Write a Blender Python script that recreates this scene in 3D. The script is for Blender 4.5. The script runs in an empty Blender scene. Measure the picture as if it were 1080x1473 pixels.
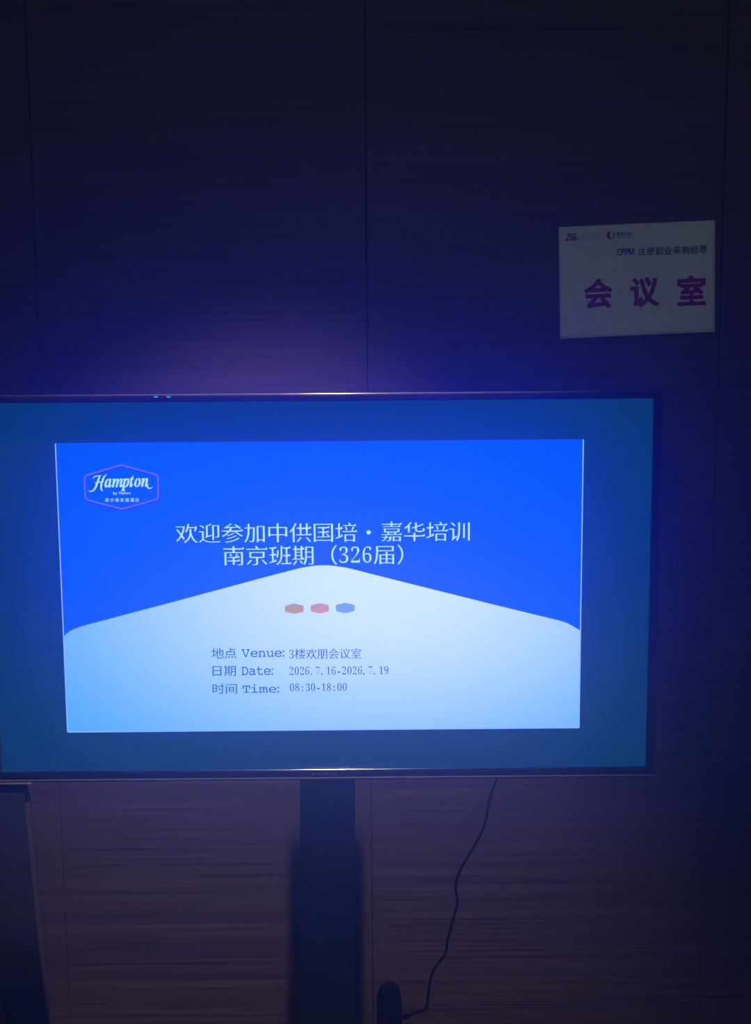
import bpy, bmesh, math, random
from mathutils import Vector, Matrix
random.seed(7)
S = bpy.context.scene
COL = S.collection

# ------------------------------------------------------------------ camera
cd = bpy.data.cameras.new('camera')
cam = bpy.data.objects.new('camera', cd)
COL.objects.link(cam)
cam.location = (0.1000, -1.7820, 1.6513)
cam.rotation_euler = (1.4792051, 0.0074826, -0.0038937)
cd.sensor_fit = 'VERTICAL'
cd.sensor_height = 36.0
cd.lens = 29.207
cd.clip_start = 0.02
S.camera = cam

# ------------------------------------------------------------------ exposure
S.view_settings.view_transform = 'Standard'
S.view_settings.look = 'None'
S.view_settings.exposure = 0.0
S.view_settings.gamma = 1.0
S.view_settings.use_curve_mapping = False

# ------------------------------------------------------------------ light levels
GLARE_HAZE_DENSITY = 0.155
GLARE_HAZE_ANISOTROPY = 0.85
SCREEN_BLUE = (0.0, 0.104, 8.0)
SCREEN_LIGHT = (0.75, 0.94, 3.0)       # middle of the pale slide panel
SCREEN_LIGHT_EDGE = (0.095, 0.46, 1.7)  # its lower left corner
BLACK_LEVEL = (0.0005, 0.038, 0.115)     # LCD leak, plus some glare put into the glow of the black
WASH_WATTS = 680.0                       # the narrow downlight by the wall
FILL_WATTS = 17.0                        # dim fill light added behind the view

# ------------------------------------------------------------------ world: closed dark room with thin haze added to imitate lens glare round the screen
W = bpy.data.worlds.new('world')
S.world = W
W.use_nodes = True
wn = W.node_tree
wn.nodes['Background'].inputs['Color'].default_value = (0, 0, 0, 1)
wn.nodes['Background'].inputs['Strength'].default_value = 0.0
vs = wn.nodes.new('ShaderNodeVolumeScatter')
vs.inputs['Color'].default_value = (1, 1, 1, 1)
vs.inputs['Anisotropy'].default_value = GLARE_HAZE_ANISOTROPY
gm = wn.nodes.new('ShaderNodeNewGeometry')
sx = wn.nodes.new('ShaderNodeSeparateXYZ')
hz = wn.nodes.new('ShaderNodeMapRange')          # added haze kept off the wall, clear of the downlight beam
hz.interpolation_type = 'SMOOTHSTEP'
hz.inputs['From Min'].default_value = -0.40
hz.inputs['From Max'].default_value = -0.80
hz.inputs['To Min'].default_value = 0.0
hz.inputs['To Max'].default_value = GLARE_HAZE_DENSITY
wn.links.new(gm.outputs['Position'], sx.inputs[0])
wn.links.new(sx.outputs['Y'], hz.inputs['Value'])
wn.links.new(hz.outputs['Result'], vs.inputs['Density'])
wn.links.new(vs.outputs['Volume'], wn.nodes['World Output'].inputs['Volume'])
W.cycles.volume_step_size = 0.2

# ------------------------------------------------------------------ materials
def principled(name, color, rough=0.5, metal=0.0, spec=0.5):
    m = bpy.data.materials.new(name)
    m.use_nodes = True
    b = m.node_tree.nodes['Principled BSDF']
    b.inputs['Base Color'].default_value = (*color, 1)
    b.inputs['Roughness'].default_value = rough
    b.inputs['Metallic'].default_value = metal
    b.inputs['Specular IOR Level'].default_value = spec
    return m

def noisy(name, c1, c2, rough, scale=(40, 40, 40), bump=0.0, metal=0.0, spec=0.5, detail=4):
    m = principled(name, c1, rough, metal, spec)
    t = m.node_tree
    b = t.nodes['Principled BSDF']
    tc = t.nodes.new('ShaderNodeTexCoord')
    mp = t.nodes.new('ShaderNodeMapping')
    mp.inputs['Scale'].default_value = scale
    nz = t.nodes.new('ShaderNodeTexNoise')
    nz.inputs['Scale'].default_value = 1.0
    nz.inputs['Detail'].default_value = detail
    cr = t.nodes.new('ShaderNodeValToRGB')
    cr.color_ramp.elements[0].position = 0.35
    cr.color_ramp.elements[1].position = 0.68
    cr.color_ramp.elements[0].color = (*c1, 1)
    cr.color_ramp.elements[1].color = (*c2, 1)
    t.links.new(tc.outputs['Object'], mp.inputs['Vector'])
    t.links.new(mp.outputs['Vector'], nz.inputs['Vector'])
    t.links.new(nz.outputs['Fac'], cr.inputs['Fac'])
    t.links.new(cr.outputs['Color'], b.inputs['Base Color'])
    if bump:
        bp = t.nodes.new('ShaderNodeBump')
        bp.inputs['Strength'].default_value = bump
        bp.inputs['Distance'].default_value = 0.002
        t.links.new(nz.outputs['Fac'], bp.inputs['Height'])
        t.links.new(bp.outputs['Normal'], b.inputs['Normal'])
    return m

def emitter(name, color, sample=True):
    m = bpy.data.materials.new(name)
    m.use_nodes = True
    t = m.node_tree
    t.nodes.remove(t.nodes['Principled BSDF'])
    e = t.nodes.new('ShaderNodeEmission')
    mx = max(max(color), 1e-6)
    e.inputs['Color'].default_value = (color[0] / mx, color[1] / mx, color[2] / mx, 1)
    e.inputs['Strength'].default_value = mx
    t.links.new(e.outputs[0], t.nodes['Material Output'].inputs['Surface'])
    if not sample:
        m.cycles.emission_sampling = 'NONE'
    return m

def wood_laminate():
    m = principled('wood_grain_laminate', (0.1, 0.07, 0.055), 0.55, 0, 0.35)
    t = m.node_tree
    b = t.nodes['Principled BSDF']
    tc = t.nodes.new('ShaderNodeTexCoord')
    fac = None
    for sc, det, wgt in (((0.9, 1, 120), 5, 0.4), ((1.6, 1, 380), 3, 0.6)):
        mp = t.nodes.new('ShaderNodeMapping')
        mp.inputs['Scale'].default_value = sc
        nz = t.nodes.new('ShaderNodeTexNoise')
        nz.inputs['Scale'].default_value = 1.0
        nz.inputs['Detail'].default_value = det
        nz.inputs['Roughness'].default_value = 0.6
        t.links.new(tc.outputs['Object'], mp.inputs['Vector'])
        t.links.new(mp.outputs['Vector'], nz.inputs['Vector'])
        mu = t.nodes.new('ShaderNodeMath')
        mu.operation = 'MULTIPLY_ADD'
        mu.inputs[1].default_value = wgt
        t.links.new(nz.outputs['Fac'], mu.inputs[0])
        if fac is None:
            mu.inputs[2].default_value = 0.0
        else:
            t.links.new(fac, mu.inputs[2])
        fac = mu.outputs[0]
    cr = t.nodes.new('ShaderNodeValToRGB')
    e = cr.color_ramp.elements
    e[0].position, e[0].color = 0.36, (0.026, 0.018, 0.015, 1)
    e[1].position, e[1].color = 0.66, (0.122, 0.084, 0.068, 1)
    mid = cr.color_ramp.elements.new(0.5)
    mid.color = (0.068, 0.047, 0.038, 1)
    t.links.new(fac, cr.inputs['Fac'])
    t.links.new(cr.outputs['Color'], b.inputs['Base Color'])
    bp = t.nodes.new('ShaderNodeBump')
    bp.inputs['Strength'].default_value = 0.25
    bp.inputs['Distance'].default_value = 0.001
    t.links.new(fac, bp.inputs['Height'])
    t.links.new(bp.outputs['Normal'], b.inputs['Normal'])
    return m

def slide_panel_material():
    """pale panel of the slide: the design fades from near white below the peak to sky blue in the corners"""
    m = emitter('slide_pale_panel', SCREEN_LIGHT)
    t = m.node_tree
    e = t.nodes['Emission']
    e.inputs['Strength'].default_value = 1.0
    tc = t.nodes.new('ShaderNodeTexCoord')
    mp = t.nodes.new('ShaderNodeMapping')
    mp.vector_type = 'TEXTURE'
    mp.inputs['Location'].default_value = (0.12, 0, 0.05)      # from the display centre
    mp.inputs['Scale'].default_value = (0.88, 1, 0.56)
    ln = t.nodes.new('ShaderNodeVectorMath')
    ln.operation = 'LENGTH'
    cr = t.nodes.new('ShaderNodeValToRGB')
    cr.color_ramp.interpolation = 'EASE'
    cr.color_ramp.elements[0].position = 0.0
    cr.color_ramp.elements[0].color = (*SCREEN_LIGHT, 1)
    cr.color_ramp.elements[1].position = 1.0
    cr.color_ramp.elements[1].color = (*SCREEN_LIGHT_EDGE, 1)
    t.links.new(tc.outputs['Object'], mp.inputs['Vector'])
    t.links.new(mp.outputs['Vector'], ln.inputs[0])
    t.links.new(ln.outputs['Value'], cr.inputs['Fac'])
    t.links.new(cr.outputs['Color'], e.inputs['Color'])
    return m

def lcd_black():
    m = principled('lcd_black', (0.004, 0.004, 0.005), 0.35, 0, 0.3)
    b = m.node_tree.nodes['Principled BSDF']
    mx = max(BLACK_LEVEL)
    b.inputs['Emission Color'].default_value = (*[c / mx for c in BLACK_LEVEL], 1)
    b.inputs['Emission Strength'].default_value = mx
    return m

M = {
    'wood': wood_laminate(),
    'gap': principled('panel_gap', (0.012, 0.01, 0.01), 0.9),
    'carpet': noisy('carpet', (0.05, 0.045, 0.045), (0.10, 0.085, 0.08), 0.95, (180, 180, 180), 0.3),
    'paint': noisy('wall_paint', (0.06, 0.055, 0.05), (0.07, 0.065, 0.06), 0.85, (8, 8, 8)),
    'ceiling': noisy('ceiling_paint', (0.09, 0.085, 0.08), (0.11, 0.10, 0.095), 0.9, (6, 6, 6)),
    'gloss_black': noisy('glossy_black_plastic', (0.008, 0.008, 0.010), (0.012, 0.012, 0.014), 0.22, (20, 20, 20)),
    'matt_black': noisy('matt_black_plastic', (0.010, 0.010, 0.012), (0.018, 0.018, 0.02), 0.6, (60, 60, 60), 0.1),
    'steel_black': noisy('black_powder_coated_steel', (0.036, 0.040, 0.048), (0.050, 0.055, 0.064), 0.5, (300, 300, 300), 0.15),
    'chrome': noisy('polished_trim', (0.62, 0.62, 0.66), (0.7, 0.7, 0.74), 0.24, (30, 4, 4), metal=1.0),
    'satin': noisy('satin_trim', (0.26, 0.24, 0.28), (0.32, 0.30, 0.34), 0.20, (30, 4, 4), metal=0.85),
    'rubber': principled('black_cable_rubber', (0.008, 0.008, 0.010), 0.55),
    'board': noisy('dark_board', (0.010, 0.010, 0.014), (0.018, 0.017, 0.022), 0.75, (25, 25, 60), 0.15),  # shade colour of the made-up wall strip and column block
    'cap': noisy('pale_brown_edge', (0.20, 0.15, 0.13), (0.28, 0.22, 0.20), 0.6, (60, 60, 60)),
    'paper': noisy('white_paper', (0.74, 0.73, 0.70), (0.79, 0.78, 0.75), 0.8, (90, 90, 90), 0.05, spec=0.2),
    'ink_purple': principled('purple_ink', (0.30, 0.022, 0.17), 0.7),
    'ink_navy': principled('navy_ink', (0.035, 0.05, 0.11), 0.7),
    'ink_maroon': principled('maroon_ink', (0.20, 0.03, 0.10), 0.7),
    'ink_grey': principled('grey_ink', (0.42, 0.42, 0.43), 0.7),
    'lcd': lcd_black(),
    'blue': emitter('slide_blue', SCREEN_BLUE),
    'pale': slide_panel_material(),
    'edge': emitter('slide_edge_line', (0.30, 0.52, 1.4), False),
    'title': emitter('slide_title_ink', (0.56, 0.95, 1.3), False),
    'shade': emitter('slide_text_shadow', (0.0, 0.035, 0.50), False),
    'label': emitter('slide_label_ink', (0.008, 0.150, 0.14), False),
    'value': emitter('slide_value_ink', (0.022, 0.090, 0.03), False),
    'ochre': emitter('slide_ochre', (0.50, 0.34, 0.0), False),
    'pink': emitter('slide_pink', (0.64, 0.32, 0.14), False),
    'sky': emitter('slide_sky', (0.20, 0.39, 0.65), False),
    'violet': emitter('slide_violet', (0.17, 0.15, 1.1), False),
    'led': emitter('green_indicator', (0.02, 0.55, 0.50), False),  # glow standing for a green reflection
    'lens': emitter('downlight_lens', (0.5, 0.38, 0.26), False),
    'white_metal': principled('white_metal', (0.6, 0.6, 0.58), 0.4),
    'wordmark': principled('dim_grey_lettering', (0.10, 0.10, 0.11), 0.4),
}

# ------------------------------------------------------------------ mesh helpers
def empty(name, loc, label, cat, group=None):
    o = bpy.data.objects.new(name, None)
    o.empty_display_size = 0.1
    COL.objects.link(o)
    o.location = loc
    o['label'] = label
    o['category'] = cat
    if group:
        o['group'] = group
    return o

WORLD_OF = {}

def link(name, bm, mat, parent=None, origin=None, smooth=False, structure=False):
    """turn a bmesh given in world coordinates into one linked object under its parent"""
    org = Vector(origin) if origin is not None else (WORLD_OF.get(parent.name, parent.location.copy()) if parent else Vector((0, 0, 0)))
    bmesh.ops.transform(bm, matrix=Matrix.Translation(-org), verts=bm.verts)
    me = bpy.data.meshes.new(name)
    bm.to_mesh(me)
    bm.free()
    for m in (mat if isinstance(mat, (list, tuple)) else [mat]):
        me.materials.append(m)
    if smooth:
        for p in me.polygons:
            p.use_smooth = True
    o = bpy.data.objects.new(name, me)
    COL.objects.link(o)
    if parent:
        po = WORLD_OF.get(parent.name, parent.location.copy())
        o.parent = parent
        o.location = org - po
    else:
        o.location = org
    WORLD_OF[o.name] = org.copy()
    if structure:
        o['kind'] = 'structure'
    return o

def box(bm, x0, x1, y0, y1, z0, z1, bevel=0.0, seg=2):
    r = bmesh.ops.create_cube(bm, size=1.0)
    vs = r['verts']
    for v in vs:
        v.co = Vector((x0 + (v.co.x + .5) * (x1 - x0), y0 + (v.co.y + .5) * (y1 - y0), z0 + (v.co.z + .5) * (z1 - z0)))
    if bevel:
        es = list({e for v in vs for e in v.link_edges})
        bmesh.ops.bevel(bm, geom=es, offset=bevel, segments=seg, affect='EDGES', profile=0.6)
    return vs

def new():
    return bmesh.new()

def prism(bm, pts, y0, y1):
    """outline in x, z pushed from y0 (front) to y1"""
    f = [bm.verts.new((x, y0, z)) for x, z in pts]
    b = [bm.verts.new((x, y1, z)) for x, z in pts]
    bm.faces.new(f)
    bm.faces.new(list(reversed(b)))
    n = len(pts)
    for i in range(n):
        j = (i + 1) % n
        bm.faces.new((f[j], f[i], b[i], b[j]))
    bmesh.ops.recalc_face_normals(bm, faces=bm.faces)

def flat(bm, pts, y):
    vsx = [bm.verts.new((x, y, z)) for x, z in pts]
    f = bm.faces.new(vsx)
    f.normal_update()
    if f.normal.y > 0:
        f.normal_flip()
    return f

def smooth_path(pts, n=8):
    P = [Vector(p) for p in pts]
    out = []
    for i in range(len(P) - 1):
        a, b = P[i], P[i + 1]
        p0 = P[i - 1] if i else a * 2 - b
        p3 = P[i + 2] if i + 2 < len(P) else b * 2 - a
        for k in range(n):
            t = k / n
            out.append(0.5 * ((2 * a) + (b - p0) * t + (2 * p0 - 5 * a + 4 * b - p3) * t * t + (3 * a - p0 - 3 * b + p3) * t ** 3))
    out.append(P[-1])
    return out

def tube(bm, path, r, sides=10):
    rings = []
    n = len(path)
    for i, p in enumerate(path):
        d = (path[min(i + 1, n - 1)] - path[max(i - 1, 0)]).normalized()
        u = d.cross(Vector((0, 1, 0)))
        if u.length < 1e-4:
            u = d.cross(Vector((1, 0, 0)))
        u.normalize()
        w = d.cross(u)
        rings.append([bm.verts.new(p + (u * math.cos(2 * math.pi * k / sides) + w * math.sin(2 * math.pi * k / sides)) * r) for k in range(sides)])
    for a, b in zip(rings, rings[1:]):
        for k in range(sides):
            bm.faces.new((a[k], a[(k + 1) % sides], b[(k + 1) % sides], b[k]))
    bm.faces.new(list(reversed(rings[0])))
    bm.faces.new(rings[-1])
    bmesh.ops.recalc_face_normals(bm, faces=bm.faces)

def ribbon(bm, pts, widths, y, n=6):
    """flat pen stroke through x, z points with a width at each"""
    P = smooth_path([(x, z, 0) for x, z in pts], n)
    m = len(P)
    L, R_ = [], []
    for i, p in enumerate(P):
        t = i / (m - 1) * (len(widths) - 1)
        k = min(int(t), len(widths) - 2)
        w = widths[k] + (widths[k + 1] - widths[k]) * (t - k)
        d = (P[min(i + 1, m - 1)] - P[max(i - 1, 0)]).normalized()
        nrm = Vector((-d.y, d.x, 0)) * w / 2
        L.append(bm.verts.new((p.x + nrm.x, y, p.y + nrm.y)))
        R_.append(bm.verts.new((p.x - nrm.x, y, p.y - nrm.y)))
    for i in range(m - 1):
        bm.faces.new((L[i], R_[i], R_[i + 1], L[i + 1]))

# ------------------------------------------------------------------ lettering
_glyphs = {}

def glyph(ch):
    """outline triangles of one character at size 1: (verts, faces)"""
    if ch in _glyphs:
        return _glyphs[ch]
    c = bpy.data.curves.new('g', 'FONT')
    c.body = ch
    c.size = 1.0
    c.resolution_u = 4
    o = bpy.data.objects.new('g', c)
    COL.objects.link(o)
    dg = bpy.context.evaluated_depsgraph_get()
    ev = o.evaluated_get(dg)
    me = ev.to_mesh()
    vv = [(v.co.x, v.co.y) for v in me.vertices]
    ff = [tuple(p.vertices) for p in me.polygons]
    ev.to_mesh_clear()
    bpy.data.objects.remove(o)
    bpy.data.curves.remove(c)
    _glyphs[ch] = (vv, ff)
    return _glyphs[ch]

def reweight(vv, ff, dx, dy, serif=0.0):
    """move the outline out by dx where it faces sideways and by dy where it faces up or down;
    serif > 0 adds the small triangle a Song-style face has on the right end of level strokes"""
    cnt = {}
    area = 0
    for f in ff:
        a2 = sum(vv[f[i]][0] * vv[f[(i + 1) % len(f)]][1] - vv[f[(i + 1) % len(f)]][0] * vv[f[i]][1] for i in range(len(f)))
        g = f if a2 > 0 else tuple(reversed(f))
        for i in range(len(g)):
            e = (g[i], g[(i + 1) % len(g)])
            cnt[e] = cnt.get(e, 0) + 1
    bd = [e for e in cnt if (e[1], e[0]) not in cnt]
    nb = {}
    for a, b in bd:
        ex, ey = vv[b][0] - vv[a][0], vv[b][1] - vv[a][1]
        l = math.hypot(ex, ey)
        if l < 1e-7:
            continue
        n = (ey / l, -ex / l)
        nb.setdefault(a, []).append((n, l))
        nb.setdefault(b, []).append((n, l))
    out = list(vv)
    for i, ns in nb.items():
        if len(ns) < 2:
            continue
        (n1, _), (n2, _) = ns[0], ns[1]
        d1 = dx * n1[0] ** 2 + dy * n1[1] ** 2
        d2 = dx * n2[0] ** 2 + dy * n2[1] ** 2
        det = n1[0] * n2[1] - n1[1] * n2[0]
        if abs(det) > 0.25:
            sx = (d1 * n2[1] - d2 * n1[1]) / det
            sy = (n1[0] * d2 - n2[0] * d1) / det
        else:
            mx_, my_ = n1[0] + n2[0], n1[1] + n2[1]
            l = math.hypot(mx_, my_) or 1
            sx, sy = mx_ / l * (d1 + d2) / 2, my_ / l * (d1 + d2) / 2
        lim = 2.2 * max(abs(dx), abs(dy))
        l = math.hypot(sx, sy)
        if l > lim > 0:
            sx, sy = sx / l * lim, sy / l * lim
        out[i] = (vv[i][0] + sx, vv[i][1] + sy)
    faces = list(ff)
    if serif:
        for a, b in bd:
            ex, ey = vv[b][0] - vv[a][0], vv[b][1] - vv[a][1]
            l = math.hypot(ex, ey)
            if 0.045 < l < 0.085 and ey > 0.96 * l:      # a short edge facing right
                top = out[b]
                k = len(out)
                out += [(top[0] - 0.11 * serif, top[1] - 0.004), (top[0] - 0.035 * serif, top[1] + 0.055 * serif), (top[0] + 0.012 * serif, top[1] - 0.004)]
                faces.append((k, k + 2, k + 1))
    return out, faces

BOLD = {c: chr(0x1D400 + i) for i, c in enumerate('ABCDEFGHIJKLMNOPQRSTUVWXYZabcdefghijklmnopqrstuvwxyz')}
BOLD.update({c: chr(0x1D7CE + i) for i, c in enumerate('0123456789')})
SLAB = {c: chr(0x1D670 + i) for i, c in enumerate('ABCDEFGHIJKLMNOPQRSTUVWXYZabcdefghijklmnopqrstuvwxyz')}
ITAL = {c: chr(0x1D468 + i) for i, c in enumerate('ABCDEFGHIJKLMNOPQRSTUVWXYZabcdefghijklmnopqrstuvwxyz')}
HEAVY = {c: chr(0x1D5D4 + i) for i, c in enumerate('ABCDEFGHIJKLMNOPQRSTUVWXYZabcdefghijklmnopqrstuvwxyz')}

def bounds(vv):
    xs = [v[0] for v in vv]
    ys = [v[1] for v in vv]
    return min(xs), max(xs), min(ys), max(ys)

def cells(text, dx, dy, serif=0.0, half=(-0.022, -0.012), em=0.98, squeeze=0.86):
    """square cells for Chinese, half cells for digits and signs; returns verts, faces in em units"""
    V, F = [], []
    x = 0.0
    for ch in text:
        full = ord(ch) > 0x2E00 or ch == '•'
        if ch == ' ':
            x += em / 2
            continue
        if ch == '•':
            vv = [(em / 2 + 0.10 * math.cos(a * math.pi / 10), 0.36 + 0.10 * math.sin(a * math.pi / 10)) for a in range(20)]
            ff = [tuple(range(20))]
        elif full:
            vv, ff = glyph(ch)
            vv, ff = reweight(vv, ff, dx, dy, serif if ch not in '（）' else 0)
        else:
            vv, ff = glyph(BOLD.get(ch, ch))
            vv, ff = reweight(vv, ff, *(half if ch.isalnum() else (0.016, 0.012)))
            b = bounds(vv)
            w = (b[1] - b[0])
            want = min(w * squeeze, em * 0.43)
            k = want / w
            cx = em / 4 if ch not in '.' else em * 0.12
            vv = [((v[0] - (b[0] + b[1]) / 2) * k + cx, v[1] * 1.08) for v in vv]
        n = len(V)
        V += [(v[0] + x, v[1]) for v in vv]
        F += [tuple(i + n for i in f) for f in ff]
        x += em if full else em / 2
    return V, F

def run(text, table=None, dx=0.0, dy=0.0, gap=0.06, shear=0.0, word=0.3, kern={}):
    """letters side by side, spaced by their ink"""
    V, F = [], []
    x = 0.0
    for ch in text:
        if ch == ' ':
            x += word
            continue
        vv, ff = glyph((table or {}).get(ch, ch))
        vv, ff = reweight(vv, ff, dx, dy)
        b = bounds(vv)
        x += kern.get(ch, 0)
        n = len(V)
        V += [(v[0] - b[0] + x + shear * v[1], v[1]) for v in vv]
        F += [tuple(i + n for i in f) for f in ff]
        x += b[1] - b[0] + gap
    return V, F

def fit(VF, x0, x1, z0, z1, roll=0.0):
    V, F = VF
    b = bounds(V)
    kx = (x1 - x0) / (b[1] - b[0])
    kz = (z1 - z0) / (b[3] - b[2])
    W_ = (x1 - x0)
    return [(x0 + (v[0] - b[0]) * kx, z0 + (v[1] - b[2]) * kz + roll * ((v[0] - b[0]) * kx - W_ / 2)) for v in V], F

def put(bm, VF, y, mi=0, place=None):
    V, F = VF
    bv = [bm.verts.new(place(v) if place else (v[0], y, v[1])) for v in V]
    for f in F:
        try:
            q = bm.faces.new([bv[i] for i in f])
            q.material_index = mi
            q.normal_update()
            if q.normal.y > 0:
                q.normal_flip()
        except ValueError:
            pass

# ------------------------------------------------------------------ the setting
RX, RY, RZ = 2.7, -4.3, 3.20
bm = new()
SEAMS = [-RX, -1.293, -0.6007, 0.0915, 0.836, 1.56, RX]
for a, b in zip(SEAMS, SEAMS[1:]):
    box(bm, a + 0.0006, b - 0.0006, 0.0, 0.018, 0.0, RZ, 0.0008, 1)
link('wall_back', bm, M['wood'], structure=True)
bm = new()
box(bm, -RX, RX, 0.0185, 0.12, 0.0, RZ)
link('wall_backing', bm, M['gap'], structure=True)
bm = new(); box(bm, -RX - 0.1, -RX, RY, 0.0, 0, RZ); link('wall_left', bm, M['paint'], structure=True)
bm = new(); box(bm, RX, RX + 0.1, RY, 0.0, 0, RZ); link('wall_right', bm, M['paint'], structure=True)
bm = new(); box(bm, -RX - 0.1, RX + 0.1, RY - 0.1, RY, 0, RZ); link('wall_front', bm, M['paint'], structure=True)
bm = new(); box(bm, -RX - 0.1, RX + 0.1, RY - 0.1, 0.12, -0.1, 0.0); link('floor', bm, M['carpet'], structure=True)
bm = new(); box(bm, -RX - 0.1, RX + 0.1, RY - 0.1, 0.12, RZ, RZ + 0.1); link('ceiling', bm, M['ceiling'], structure=True)

# ------------------------------------------------------------------ recessed ceiling downlights (above and behind the view)
def downlight(x, y, label, watts, cone, blend, color, aim=(0, 0, -1), radius=0.04, wide=1.0):
    r = empty('ceiling_downlight', (x, y, RZ), label, 'ceiling light')
    bm = new()
    N = 32
    prof = [(0.062, -0.001), (0.062, -0.006), (0.056, -0.009), (0.046, -0.004), (0.044, -0.001)]
    rings = [[bm.verts.new((x + pr * math.cos(2 * math.pi * k / N), y + pr * math.sin(2 * math.pi * k / N), RZ + pz)) for k in range(N)] for pr, pz in prof]
    for a, b in zip(rings, rings[1:]):
        for k in range(N):
            bm.faces.new((a[k], a[(k + 1) % N], b[(k + 1) % N], b[k]))
    link('trim_ring', bm, M['white_metal'], r, smooth=True)
    bm = new()
    bm.faces.new([bm.verts.new((x + 0.044 * math.cos(-2 * math.pi * k / N), y + 0.044 * math.sin(-2 * math.pi * k / N), RZ - 0.0015)) for k in range(N)])
    link('lens', bm, M['lens'], r)
    L = bpy.data.lights.new('downlight_lamp', 'SPOT')
    L.energy = watts
    L.color = color
    L.spot_size = math.radians(cone)
    L.spot_blend = blend
    L.shadow_soft_size = radius
    lo = bpy.data.objects.new('downlight_lamp', L)
    COL.objects.link(lo)
    lo.parent = r
    lo.location = (0, 0, -0.012)
    zz = -Vector(aim).normalized()
    xx = Vector((1, 0, 0)) - zz * zz.x
    xx.normalize()
    yy = zz.cross(xx)
    lo.rotation_euler = Matrix((xx, yy, zz)).transposed().to_euler()
    lo.scale = (wide, 1, 1)                 # oval wall-washer lens
    return r

downlight(0.045, -0.34, 'recessed round ceiling downlight close to the wood wall, right above the television', WASH_WATTS, 18.5, 1.0, (1.0, 0.74, 0.64), (-0.10, 0.105, -1), 0.02, 3.0)

# fill light added to lift the paper and wall, no fixture there
cv = bpy.data.lights.new('cove_lamp', 'AREA')
cv.shape = 'RECTANGLE'
cv.size, cv.size_y = 3.6, 0.12
cv.energy = FILL_WATTS
cv.color = (0.80, 1.0, 0.97)
co = bpy.data.objects.new('cove_lamp', cv)
COL.objects.link(co)
co.location = (0.2, RY + 0.25, RZ - 0.05)
co.rotation_euler = (math.radians(50), 0, 0)

# ------------------------------------------------------------------ television
TX, TY, TZ = 0.0, -0.20, 1.3585          # display plane and its centre
DX0, DX1, DZ0, DZ1 = -0.632, 0.632, 0.9995, 1.7175
tv = empty('television', (0, -0.17, 0.981), 'large black flat television showing a blue welcome slide, on a column stand', 'television')
bm = new()
box(bm, -0.645, 0.645, -0.192, -0.174, 0.984, 1.729, 0.004)
box(bm, -0.46, 0.46, -0.176, -0.150, 1.02, 1.45, 0.010)
link('back_cover', bm, M['matt_black'], tv)
bm = new()
F0, F1 = -0.2065, -0.190
box(bm, -0.648, DX0, F0, F1, 0.985, 1.7285, 0.0012)
box(bm, DX1, 0.648, F0, F1, 0.985, 1.7285, 0.0012)
box(bm, DX0, DX1, F0, F1, DZ1, 1.7285, 0.0012)
box(bm, DX0, DX1, F0, F1, 0.985, DZ0 - 0.0026, 0.0012)
link('bezel', bm, M['gloss_black'], tv)
bm = new(); tube(bm, [Vector((-0.648, -0.2005, 1.7295)), Vector((0.648, -0.2005, 1.7295))], 0.0026, 14)
link('top_trim', bm, M['satin'], tv, smooth=True)
bm = new(); box(bm, -0.650, 0.652, -0.2085, -0.165, 0.9805, 0.9848, 0.0013)
link('bottom_trim', bm, M['satin'], tv)
bm = new(); tube(bm, [Vector((-0.632, -0.2045, 0.9990)), Vector((0.632, -0.2045, 0.9990))], 0.0017, 12)
link('chrome_strip', bm, M['chrome'], tv, smooth=True)
for x in (-0.3055, -0.2815):
    bm = new(); box(bm, x - 0.004, x + 0.003, -0.2072, -0.2058, 1.7256, 1.7282, 0.0004, 1)  # green reflections on the rim, put in as glowing chips
    o = link('indicator_light', bm, M['led'], tv)
    o['label'] = 'tiny green light on the top rim'
bm = new(); put(bm, fit(run('KONKA', HEAVY, gap=0.12), -0.024, 0.0265, 0.9885, 0.9948), -0.2068)
link('brand_lettering', bm, M['wordmark'], tv)

# the display and the slide it shows (drawn from the display centre)
C0 = (TX, TY, TZ)
bm = new(); box(bm, DX0, DX1, TY, TY + 0.006, DZ0, DZ1)
screen = link('screen', bm, M['lcd'], tv, origin=C0)
SX0, SX1, SZ0, SZ1 = -0.5, 0.5, TZ + 0.0015 - 0.28125, TZ + 0.0015 + 0.28125
Y1, Y2, Y3, Y4 = TY - 0.0003, TY - 0.0006, TY - 0.0009, TY - 0.0012
arch = [(-0.5, 1.2690), (-0.4878, 1.2794), (-0.471, 1.2864), (-0.4471, 1.2934), (-0.2852, 1.3353), (-0.1077, 1.382), (-0.0697, 1.3916),
        (-0.0428, 1.3984), (-0.016, 1.4029), (0.0041, 1.4041), (0.0268, 1.4025), (0.0597, 1.3962), (0.1149, 1.3815), (0.3187, 1.3282),
        (0.3996, 1.3075), (0.4617, 1.2915), (0.4807, 1.2839), (0.5, 1.2722)]
curve = smooth_path([(x, z, 0) for x, z in arch], 5)
curve = [(p.x, p.y) for p in curve]
bm = new(); flat(bm, [(SX0, SZ0), (SX1, SZ0), (SX1, SZ1), (SX0, SZ1)], Y1)
link('slide_background', bm, M['blue'], screen, origin=C0)
bm = new(); flat(bm, [(SX1, SZ0), (SX0, SZ0)] + curve, Y2)
bmesh.ops.triangulate(bm, faces=bm.faces)
link('slide_pale_panel', bm, M['pale'], screen, origin=C0)
bm = new()
w = 0.0022
flat(bm, [(SX0 - w * .6, SZ0), (SX0 + w * .4, SZ0), (SX0 + w * .4, SZ1), (SX0 - w * .6, SZ1)], Y3)
flat(bm, [(SX1 - w * .3, SZ0), (SX1 + w * .8, SZ0), (SX1 + w * .8, SZ1), (SX1 - w * .3, SZ1)], Y3)
flat(bm, [(SX0, SZ0 - w * .6), (SX1, SZ0 - w * .6), (SX1, SZ0 + w * .4), (SX0, SZ0 + w * .4)], Y3)
link('slide_edge_line', bm, M['edge'], screen, origin=C0)

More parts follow.
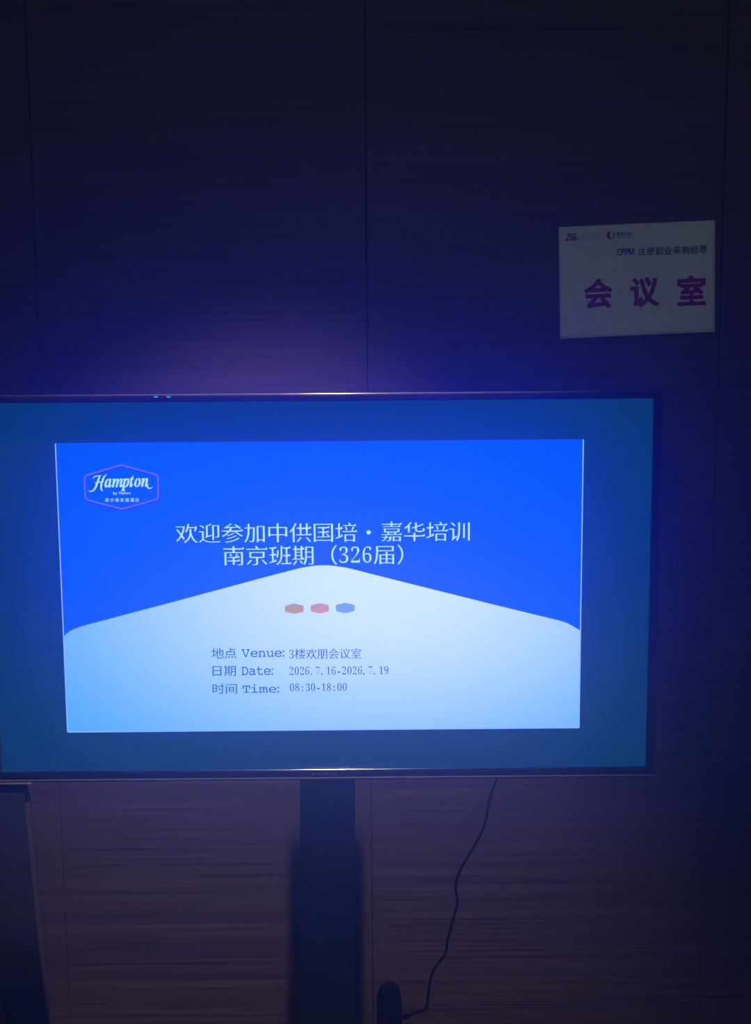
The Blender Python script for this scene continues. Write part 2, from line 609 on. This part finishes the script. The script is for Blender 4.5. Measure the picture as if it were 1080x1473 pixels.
def words(name, parts, mat, shadow=None):
    bm = new()
    if shadow:
        for p in parts:
            put(bm, ([(v[0] + shadow, v[1] - shadow) for v in p[0]], p[1]), Y3, 1)
    for p in parts:
        put(bm, p, Y4, 0)
    return link(name, bm, [mat, M['shade']] if shadow else mat, screen, origin=C0)

song = dict(dx=0.003, dy=-0.012, serif=1.0)
words('title_text', [fit(cells('欢迎参加中供国培•嘉华培训', **song), -0.2772, 0.2854, 1.4490, 1.4883),
                     fit(cells('南京班期（326届）', **song), -0.1878, 0.1579, 1.4046, 1.4432)], M['title'], 0.0009)
words('caption_text', [fit(cells('地点', 0.004, 0.002), -0.2149, -0.1666, 1.2229, 1.2438),
                       fit(run('Venue:', SLAB, 0.006, 0.004, gap=0.05), -0.1569, -0.0738, 1.2250, 1.2410),
                       fit(cells('日期', 0.004, 0.002), -0.2139, -0.1685, 1.1878, 1.2091),
                       fit(run('Date:', SLAB, 0.006, 0.004, gap=0.05), -0.1577, -0.0963, 1.1892, 1.2065),
                       fit(cells('时间', 0.004, 0.002), -0.2148, -0.1671, 1.1523, 1.1731),
                       fit(run('Time:', SLAB, 0.006, 0.004, gap=0.05), -0.1565, -0.0853, 1.1539, 1.1711)], M['label'])
words('detail_text', [fit(cells('3楼欢朋会议室', **song), -0.0639, 0.0755, 1.2204, 1.2409),
                      fit(cells('2026.7.16-2026.7.19', **song), -0.0645, 0.1277, 1.1886, 1.2051),
                      fit(cells('08:30-18:00', **song), -0.0643, 0.0466, 1.1563, 1.1721)], M['value'])

def hexagon(bm, x0, x1, z0, z1, y):
    cx, cz = (x0 + x1) / 2, (z0 + z1) / 2
    h = (z1 - z0) / 2
    q = [(cx, z1), (x0, cz + h * .58), (x0, cz - h * .58), (cx, z0), (x1, cz - h * .58), (x1, cz + h * .58)]
    pts = []
    for i in range(6):                                        # corners slightly rounded
        a, b, c = Vector(q[i - 1]), Vector(q[i]), Vector(q[(i + 1) % 6])
        r = 0.0026
        p1, p2 = b + (a - b).normalized() * r, b + (c - b).normalized() * r
        for t in (0, .33, .66, 1):
            pts.append(tuple(p1 * (1 - t) ** 2 + b * 2 * t * (1 - t) + p2 * t * t))
    flat(bm, pts, y)

for (x0, x1, z0, z1, mt, lb) in ((-0.0713, -0.0351, 1.3095, 1.3302, 'ochre', 'ochre hexagon'),
                                 (-0.0216, 0.0137, 1.3098, 1.3305, 'pink', 'pink hexagon'),
                                 (0.0271, 0.0634, 1.3101, 1.3307, 'sky', 'sky blue hexagon')):
    bm = new(); hexagon(bm, x0, x1, z0, z1, Y3)
    o = link('hexagon_mark', bm, M[mt], screen, origin=C0)
    o['label'] = lb

# logo: rounded six-sided frame and script lettering
hexp = [(-0.3772, 1.5993), (-0.311, 1.5805), (-0.308, 1.5757), (-0.3087, 1.5374), (-0.3117, 1.5334), (-0.3785, 1.5155),
        (-0.4449, 1.5336), (-0.4474, 1.5385), (-0.4476, 1.576), (-0.4446, 1.5799)]
def hex_band(bm, half, y, mi=0, dz=0.0):
    pts = []
    n = len(hexp)
    for i in range(n):
        a, b, c = Vector(hexp[i - 1]), Vector(hexp[i]), Vector(hexp[(i + 1) % n])
        r = 0.0028
        p1 = b + (a - b).normalized() * min(r, (a - b).length * .45)
        p2 = b + (c - b).normalized() * min(r, (c - b).length * .45)
        for t in (0, .5, 1):
            pts.append(p1 * (1 - t) ** 2 + b * 2 * t * (1 - t) + p2 * t * t)
    m = len(pts)
    A, B = [], []
    for i in range(m):
        d = (pts[(i + 1) % m] - pts[i - 1]).normalized()
        nn = Vector((-d.y, d.x)) * half
        A.append(bm.verts.new((pts[i].x + nn.x, y, pts[i].y + nn.y + dz)))
        B.append(bm.verts.new((pts[i].x - nn.x, y, pts[i].y - nn.y + dz)))
    for i in range(m):
        j = (i + 1) % m
        f = bm.faces.new((A[i], B[i], B[j], A[j]))
        f.material_index = mi
bm = new()
hex_band(bm, 0.0022, Y2, 1, -0.0012)
hex_band(bm, 0.0016, Y3, 0)
link('logo_frame', bm, [M['violet'], M['shade']], screen, origin=C0)

def logo_strokes(bm):
    ribbon(bm, [(-0.4315, 1.5735), (-0.4300, 1.5765), (-0.4260, 1.5787), (-0.4205, 1.5792), (-0.4150, 1.5800)], [.0006, .0016, .0020, .0014, .0008], Y4)
    ribbon(bm, [(-0.4180, 1.5793), (-0.4205, 1.5740), (-0.4240, 1.5650), (-0.4275, 1.5568), (-0.4325, 1.5512), (-0.4370, 1.5498), (-0.4408, 1.5515)],
           [.0020, .0034, .0036, .0034, .0026, .0018, .0008], Y4)
    ribbon(bm, [(-0.4048, 1.5822), (-0.4095, 1.5782), (-0.4126, 1.5725), (-0.4155, 1.5646), (-0.4165, 1.5580), (-0.4160, 1.5526), (-0.4138, 1.5500)],
           [.0008, .0026, .0036, .0036, .0034, .0026, .0010], Y4)
    ribbon(bm, [(-0.4285, 1.5655), (-0.4221, 1.5668), (-0.4109, 1.5686)], [.0010, .0022, .0016], Y4)
    ribbon(bm, [(-0.3290, 1.5600), (-0.3278, 1.5562), (-0.3245, 1.5548), (-0.3212, 1.5555), (-0.3188, 1.5580)], [.0028, .0028, .0022, .0014, .0006], Y4)
V, F = run('ampton', ITAL, dx=0.012, dy=0.006, gap=-0.012, kern={'p': -0.13})
bm = new()
put(bm, fit((V, F), -0.4102, -0.3262, 1.5503, 1.5788, 0.012), Y4)
logo_strokes(bm)
link('logo_script', bm, M['title'], screen, origin=C0)
words('logo_small_text', [fit(run('by', BOLD, 0.004, 0.006, 0.04), -0.3945, -0.3862, 1.5420, 1.5486),
                          fit(run('Hilton', BOLD, 0.0, 0.006, 0.11), -0.3836, -0.3611, 1.5438, 1.5488),
                          fit(cells('希 尔 顿 欢 朋 酒 店', 0.012, 0.008, em=0.86), -0.4098, -0.3456, 1.5291, 1.5366)], M['title'])

# ------------------------------------------------------------------ television stand
st = empty('television_stand', (0, -0.09, 0), 'black steel column stand with floor base carrying the television', 'stand')
def colx(z):
    return -0.0053 + (z - 0.40) * 0.0116
bm = new()
vs_ = box(bm, -0.0572, 0.0572, -0.115, -0.068, 0.012, 1.575, 0.004)
for v in bm.verts:
    if v.co.z > 1.5:                                   # unseen top end slanted to shape the column's shadow on the wall
        v.co.z -= (v.co.y + 0.115) / 0.047 * 0.335
    v.co.x += colx(v.co.z)
link('column', bm, M['steel_black'], st)
bm = new(); box(bm, -0.38, 0.36, -0.46, -0.015, 0.0, 0.012, 0.004)
link('base_plate', bm, M['steel_black'], st)
bm = new(); box(bm, -0.048, 0.055, -0.1495, -0.1155, 1.14, 1.42, 0.002)
link('mount_plate', bm, M['steel_black'], st)

sb = [(0.099, 0.300), (0.1565, 0.300), (0.1560, 0.370), (0.1535, 0.440), (0.1500, 0.458), (0.1430, 0.470), (0.1320, 0.4755), (0.1220, 0.4745), (0.1110, 0.468), (0.1040, 0.456), (0.1005, 0.440)]
bm = new(); prism(bm, sb, -0.122, -0.080)  # made-up dark block for the shadow beside the column
bmesh.ops.bevel(bm, geom=[e for e in bm.edges if abs(e.verts[0].co.y - e.verts[1].co.y) < 1e-6], offset=0.005, segments=3, affect='EDGES')
link('socket_box', bm, M['board'], st)
bm = new(); box(bm, 0.046, 0.104, -0.110, -0.092, 0.312, 0.340, 0.002)  # made-up arm holding the dark block to the column
link('socket_bracket', bm, M['steel_black'], st)

# ------------------------------------------------------------------ power cable on the wall
cab = empty('power_cable', (0.25, -0.10, 0.40), 'thin black power cable hanging down in front of the wood wall below the television', 'cable')
cp = [(0.352, -0.145, 1.06), (0.3585, -0.115, 1.0), (0.3575, -0.1, 0.9562), (0.3558, -0.1, 0.9352), (0.3413, -0.1, 0.8915), (0.3304, -0.1, 0.8339), (0.3158, -0.1, 0.7989), (0.2786, -0.1, 0.7333), (0.2691, -0.1, 0.6948),
      (0.2731, -0.1, 0.663), (0.2638, -0.1, 0.6235), (0.2526, -0.1, 0.5799), (0.247, -0.1, 0.5455), (0.2261, -0.1, 0.5174), (0.2149, -0.1, 0.486), (0.2085, -0.1, 0.433),
      (0.2030, -0.1, 0.4208), (0.1800, -0.1, 0.4125), (0.1640, -0.1, 0.4062)]
bm = new(); tube(bm, smooth_path(cp, 6), 0.0029, 10)
link('cord', bm, M['rubber'], cab, smooth=True)
bm = new(); tube(bm, [Vector((0.1680, -0.1, 0.4078)), Vector((0.1575, -0.1, 0.4036))], 0.0055, 12)
link('plug', bm, M['rubber'], cab, smooth=True)

# ------------------------------------------------------------------ made-up dark strip for the wall shadow below the television's left corner
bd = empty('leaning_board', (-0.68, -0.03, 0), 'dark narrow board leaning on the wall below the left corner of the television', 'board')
bm = new()
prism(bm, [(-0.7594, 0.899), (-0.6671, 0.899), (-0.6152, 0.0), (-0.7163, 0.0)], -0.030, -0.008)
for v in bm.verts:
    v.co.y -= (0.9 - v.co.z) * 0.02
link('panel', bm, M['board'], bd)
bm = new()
box(bm, -0.772, -0.6500, -0.033, -0.006, 0.899, 0.9125, 0.003)  # made-up pale lip above the shadow strip
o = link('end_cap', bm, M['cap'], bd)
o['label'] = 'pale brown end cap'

# ------------------------------------------------------------------ paper notice
PTL, PTR, PBR, PBL = Vector((0.4923, 2.0821)), Vector((0.8193, 2.0941)), Vector((0.8248, 1.8637)), Vector((0.4982, 1.8516))
def on_paper(u, v, lift=0.0):
    p = PTL * (1 - u) * (1 - v) + PTR * u * (1 - v) + PBR * u * v + PBL * (1 - u) * v
    bulge = 0.0016 + 0.0022 * math.sin(math.pi * u) * (0.4 + 0.6 * v) + 0.0018 * v * v
    return Vector((p.x, -bulge - lift, p.y))
note = empty('paper_notice', (0.66, -0.002, 1.85), 'white landscape paper notice with three big purple characters stuck on the wood wall', 'notice')
bm = new()
NU, NV = 32, 22
g = [[bm.verts.new(on_paper(i / NU, j / NV)) for i in range(NU + 1)] for j in range(NV + 1)]
for j in range(NV):
    for i in range(NU):
        bm.faces.new((g[j][i], g[j + 1][i], g[j + 1][i + 1], g[j][i + 1]))
bmesh.ops.recalc_face_normals(bm, faces=bm.faces)
sheet = link('sheet', bm, M['paper'], note, smooth=True)
sm = sheet.modifiers.new('thickness', 'SOLIDIFY')
sm.thickness = 0.0003
sm.offset = 0

def printed(bm, VF, u0, u1, v0, v1, mi=0):
    """lettering laid on the sheet, u across and v down"""
    V, F = fit(VF, u0, u1, -v1, -v0)
    put(bm, (V, F), 0, mi, lambda q: on_paper(q[0], -q[1], 0.0006))
def U(x): return (x - 52) / 938
def Vv(x, y): return (y - (112 - 45 * (x - 52) / 938)) / 673
for ch, x0, x1, y0, y1 in (('会', 197, 372, 418, 602), ('议', 478, 655, 408, 592), ('室', 760, 935, 397, 580)):
    xc = (x0 + x1) / 2
    bm = new()
    printed(bm, cells(ch, 0.036, 0.030), U(x0), U(x1), Vv(xc, y0), Vv(xc, y1))
    o = link('heading_character', bm, M['ink_purple'], note)
    o['label'] = 'large purple character'
bm = new()
printed(bm, run('CPPM', HEAVY, 0.006, 0.004, gap=0.05), U(400), U(503), Vv(450, 238), Vv(450, 280))
xs = 522.0
for ch in '注册职业采购经理':
    printed(bm, cells(ch, 0.018, 0.012), U(xs + 2), U(xs + 50), Vv(xs + 26, 235 - 0.048 * (xs - 522)), Vv(xs + 26, 281 - 0.048 * (xs - 522)))
    xs += 52.9
link('course_text', bm, M['ink_navy'], note)
bm = new()
printed(bm, run('ZG', HEAVY, 0.03, 0.012, gap=-0.02, shear=0.22), U(90), U(160), Vv(125, 150), Vv(125, 192))
printed(bm, run('Z', HEAVY, 0.02, 0.01, shear=0.22), U(152), U(174), Vv(160, 174), Vv(160, 190))
link('letter_logo', bm, M['ink_purple'], note)
bm = new()
xs = 182
for ch in '中供国培':
    printed(bm, cells(ch, -0.006, -0.006), U(xs + 2), U(xs + 26), Vv(xs + 14, 148), Vv(xs + 14, 182))
    xs += 30.5
printed(bm, ([(0, 0), (1, 0), (1, .1), (0, .1)], [(0, 1, 2, 3)]), U(184), U(302), Vv(240, 183), Vv(240, 186))
link('grey_logo_text', bm, M['ink_grey'], note)
bm = new()
cx, cy, rr = 363, 160, 24
def crescent(a0, a1, r1, ox, oy, r2, mi):
    n = 14
    out = [(cx + r1 * math.cos(a0 + (a1 - a0) * i / n), cy + r1 * math.sin(a0 + (a1 - a0) * i / n)) for i in range(n + 1)]
    inn = []
    for i in range(n + 1):
        a = a0 + (a1 - a0) * i / n
        t = math.sin(math.pi * i / n)
        inn.append((cx + (r1 - (r1 - r2) * t) * math.cos(a), cy + (r1 - (r1 - r2) * t) * math.sin(a)))
    vsx = [[bm.verts.new(on_paper(U(q[0]), Vv(q[0], q[1]), 0.0006)) for q in row] for row in (out, inn)]
    for i in range(n):
        try:
            f = bm.faces.new((vsx[0][i], vsx[0][i + 1], vsx[1][i + 1], vsx[1][i]))
            f.material_index = mi
        except ValueError:
            pass
crescent(math.radians(60), math.radians(285), rr, 0, 0, 5, 0)
crescent(math.radians(-75), math.radians(70), rr, 0, 0, 16, 1)
bmesh.ops.remove_doubles(bm, verts=bm.verts, dist=1e-6)
link('swirl_logo', bm, [M['ink_maroon'], M['ink_navy']], note)
bm = new()
xs = 397
for ch in '嘉华培训':
    printed(bm, cells(ch, 0.02, 0.014), U(xs + 1), U(xs + 22), Vv(xs + 11, 141), Vv(xs + 11, 165))
    xs += 23
printed(bm, ([(0, 0), (1, 0), (1, .1), (0, .1)], [(0, 1, 2, 3)]), U(397), U(487), Vv(442, 171), Vv(442, 174))
link('logo_text', bm, M['ink_navy'], note)
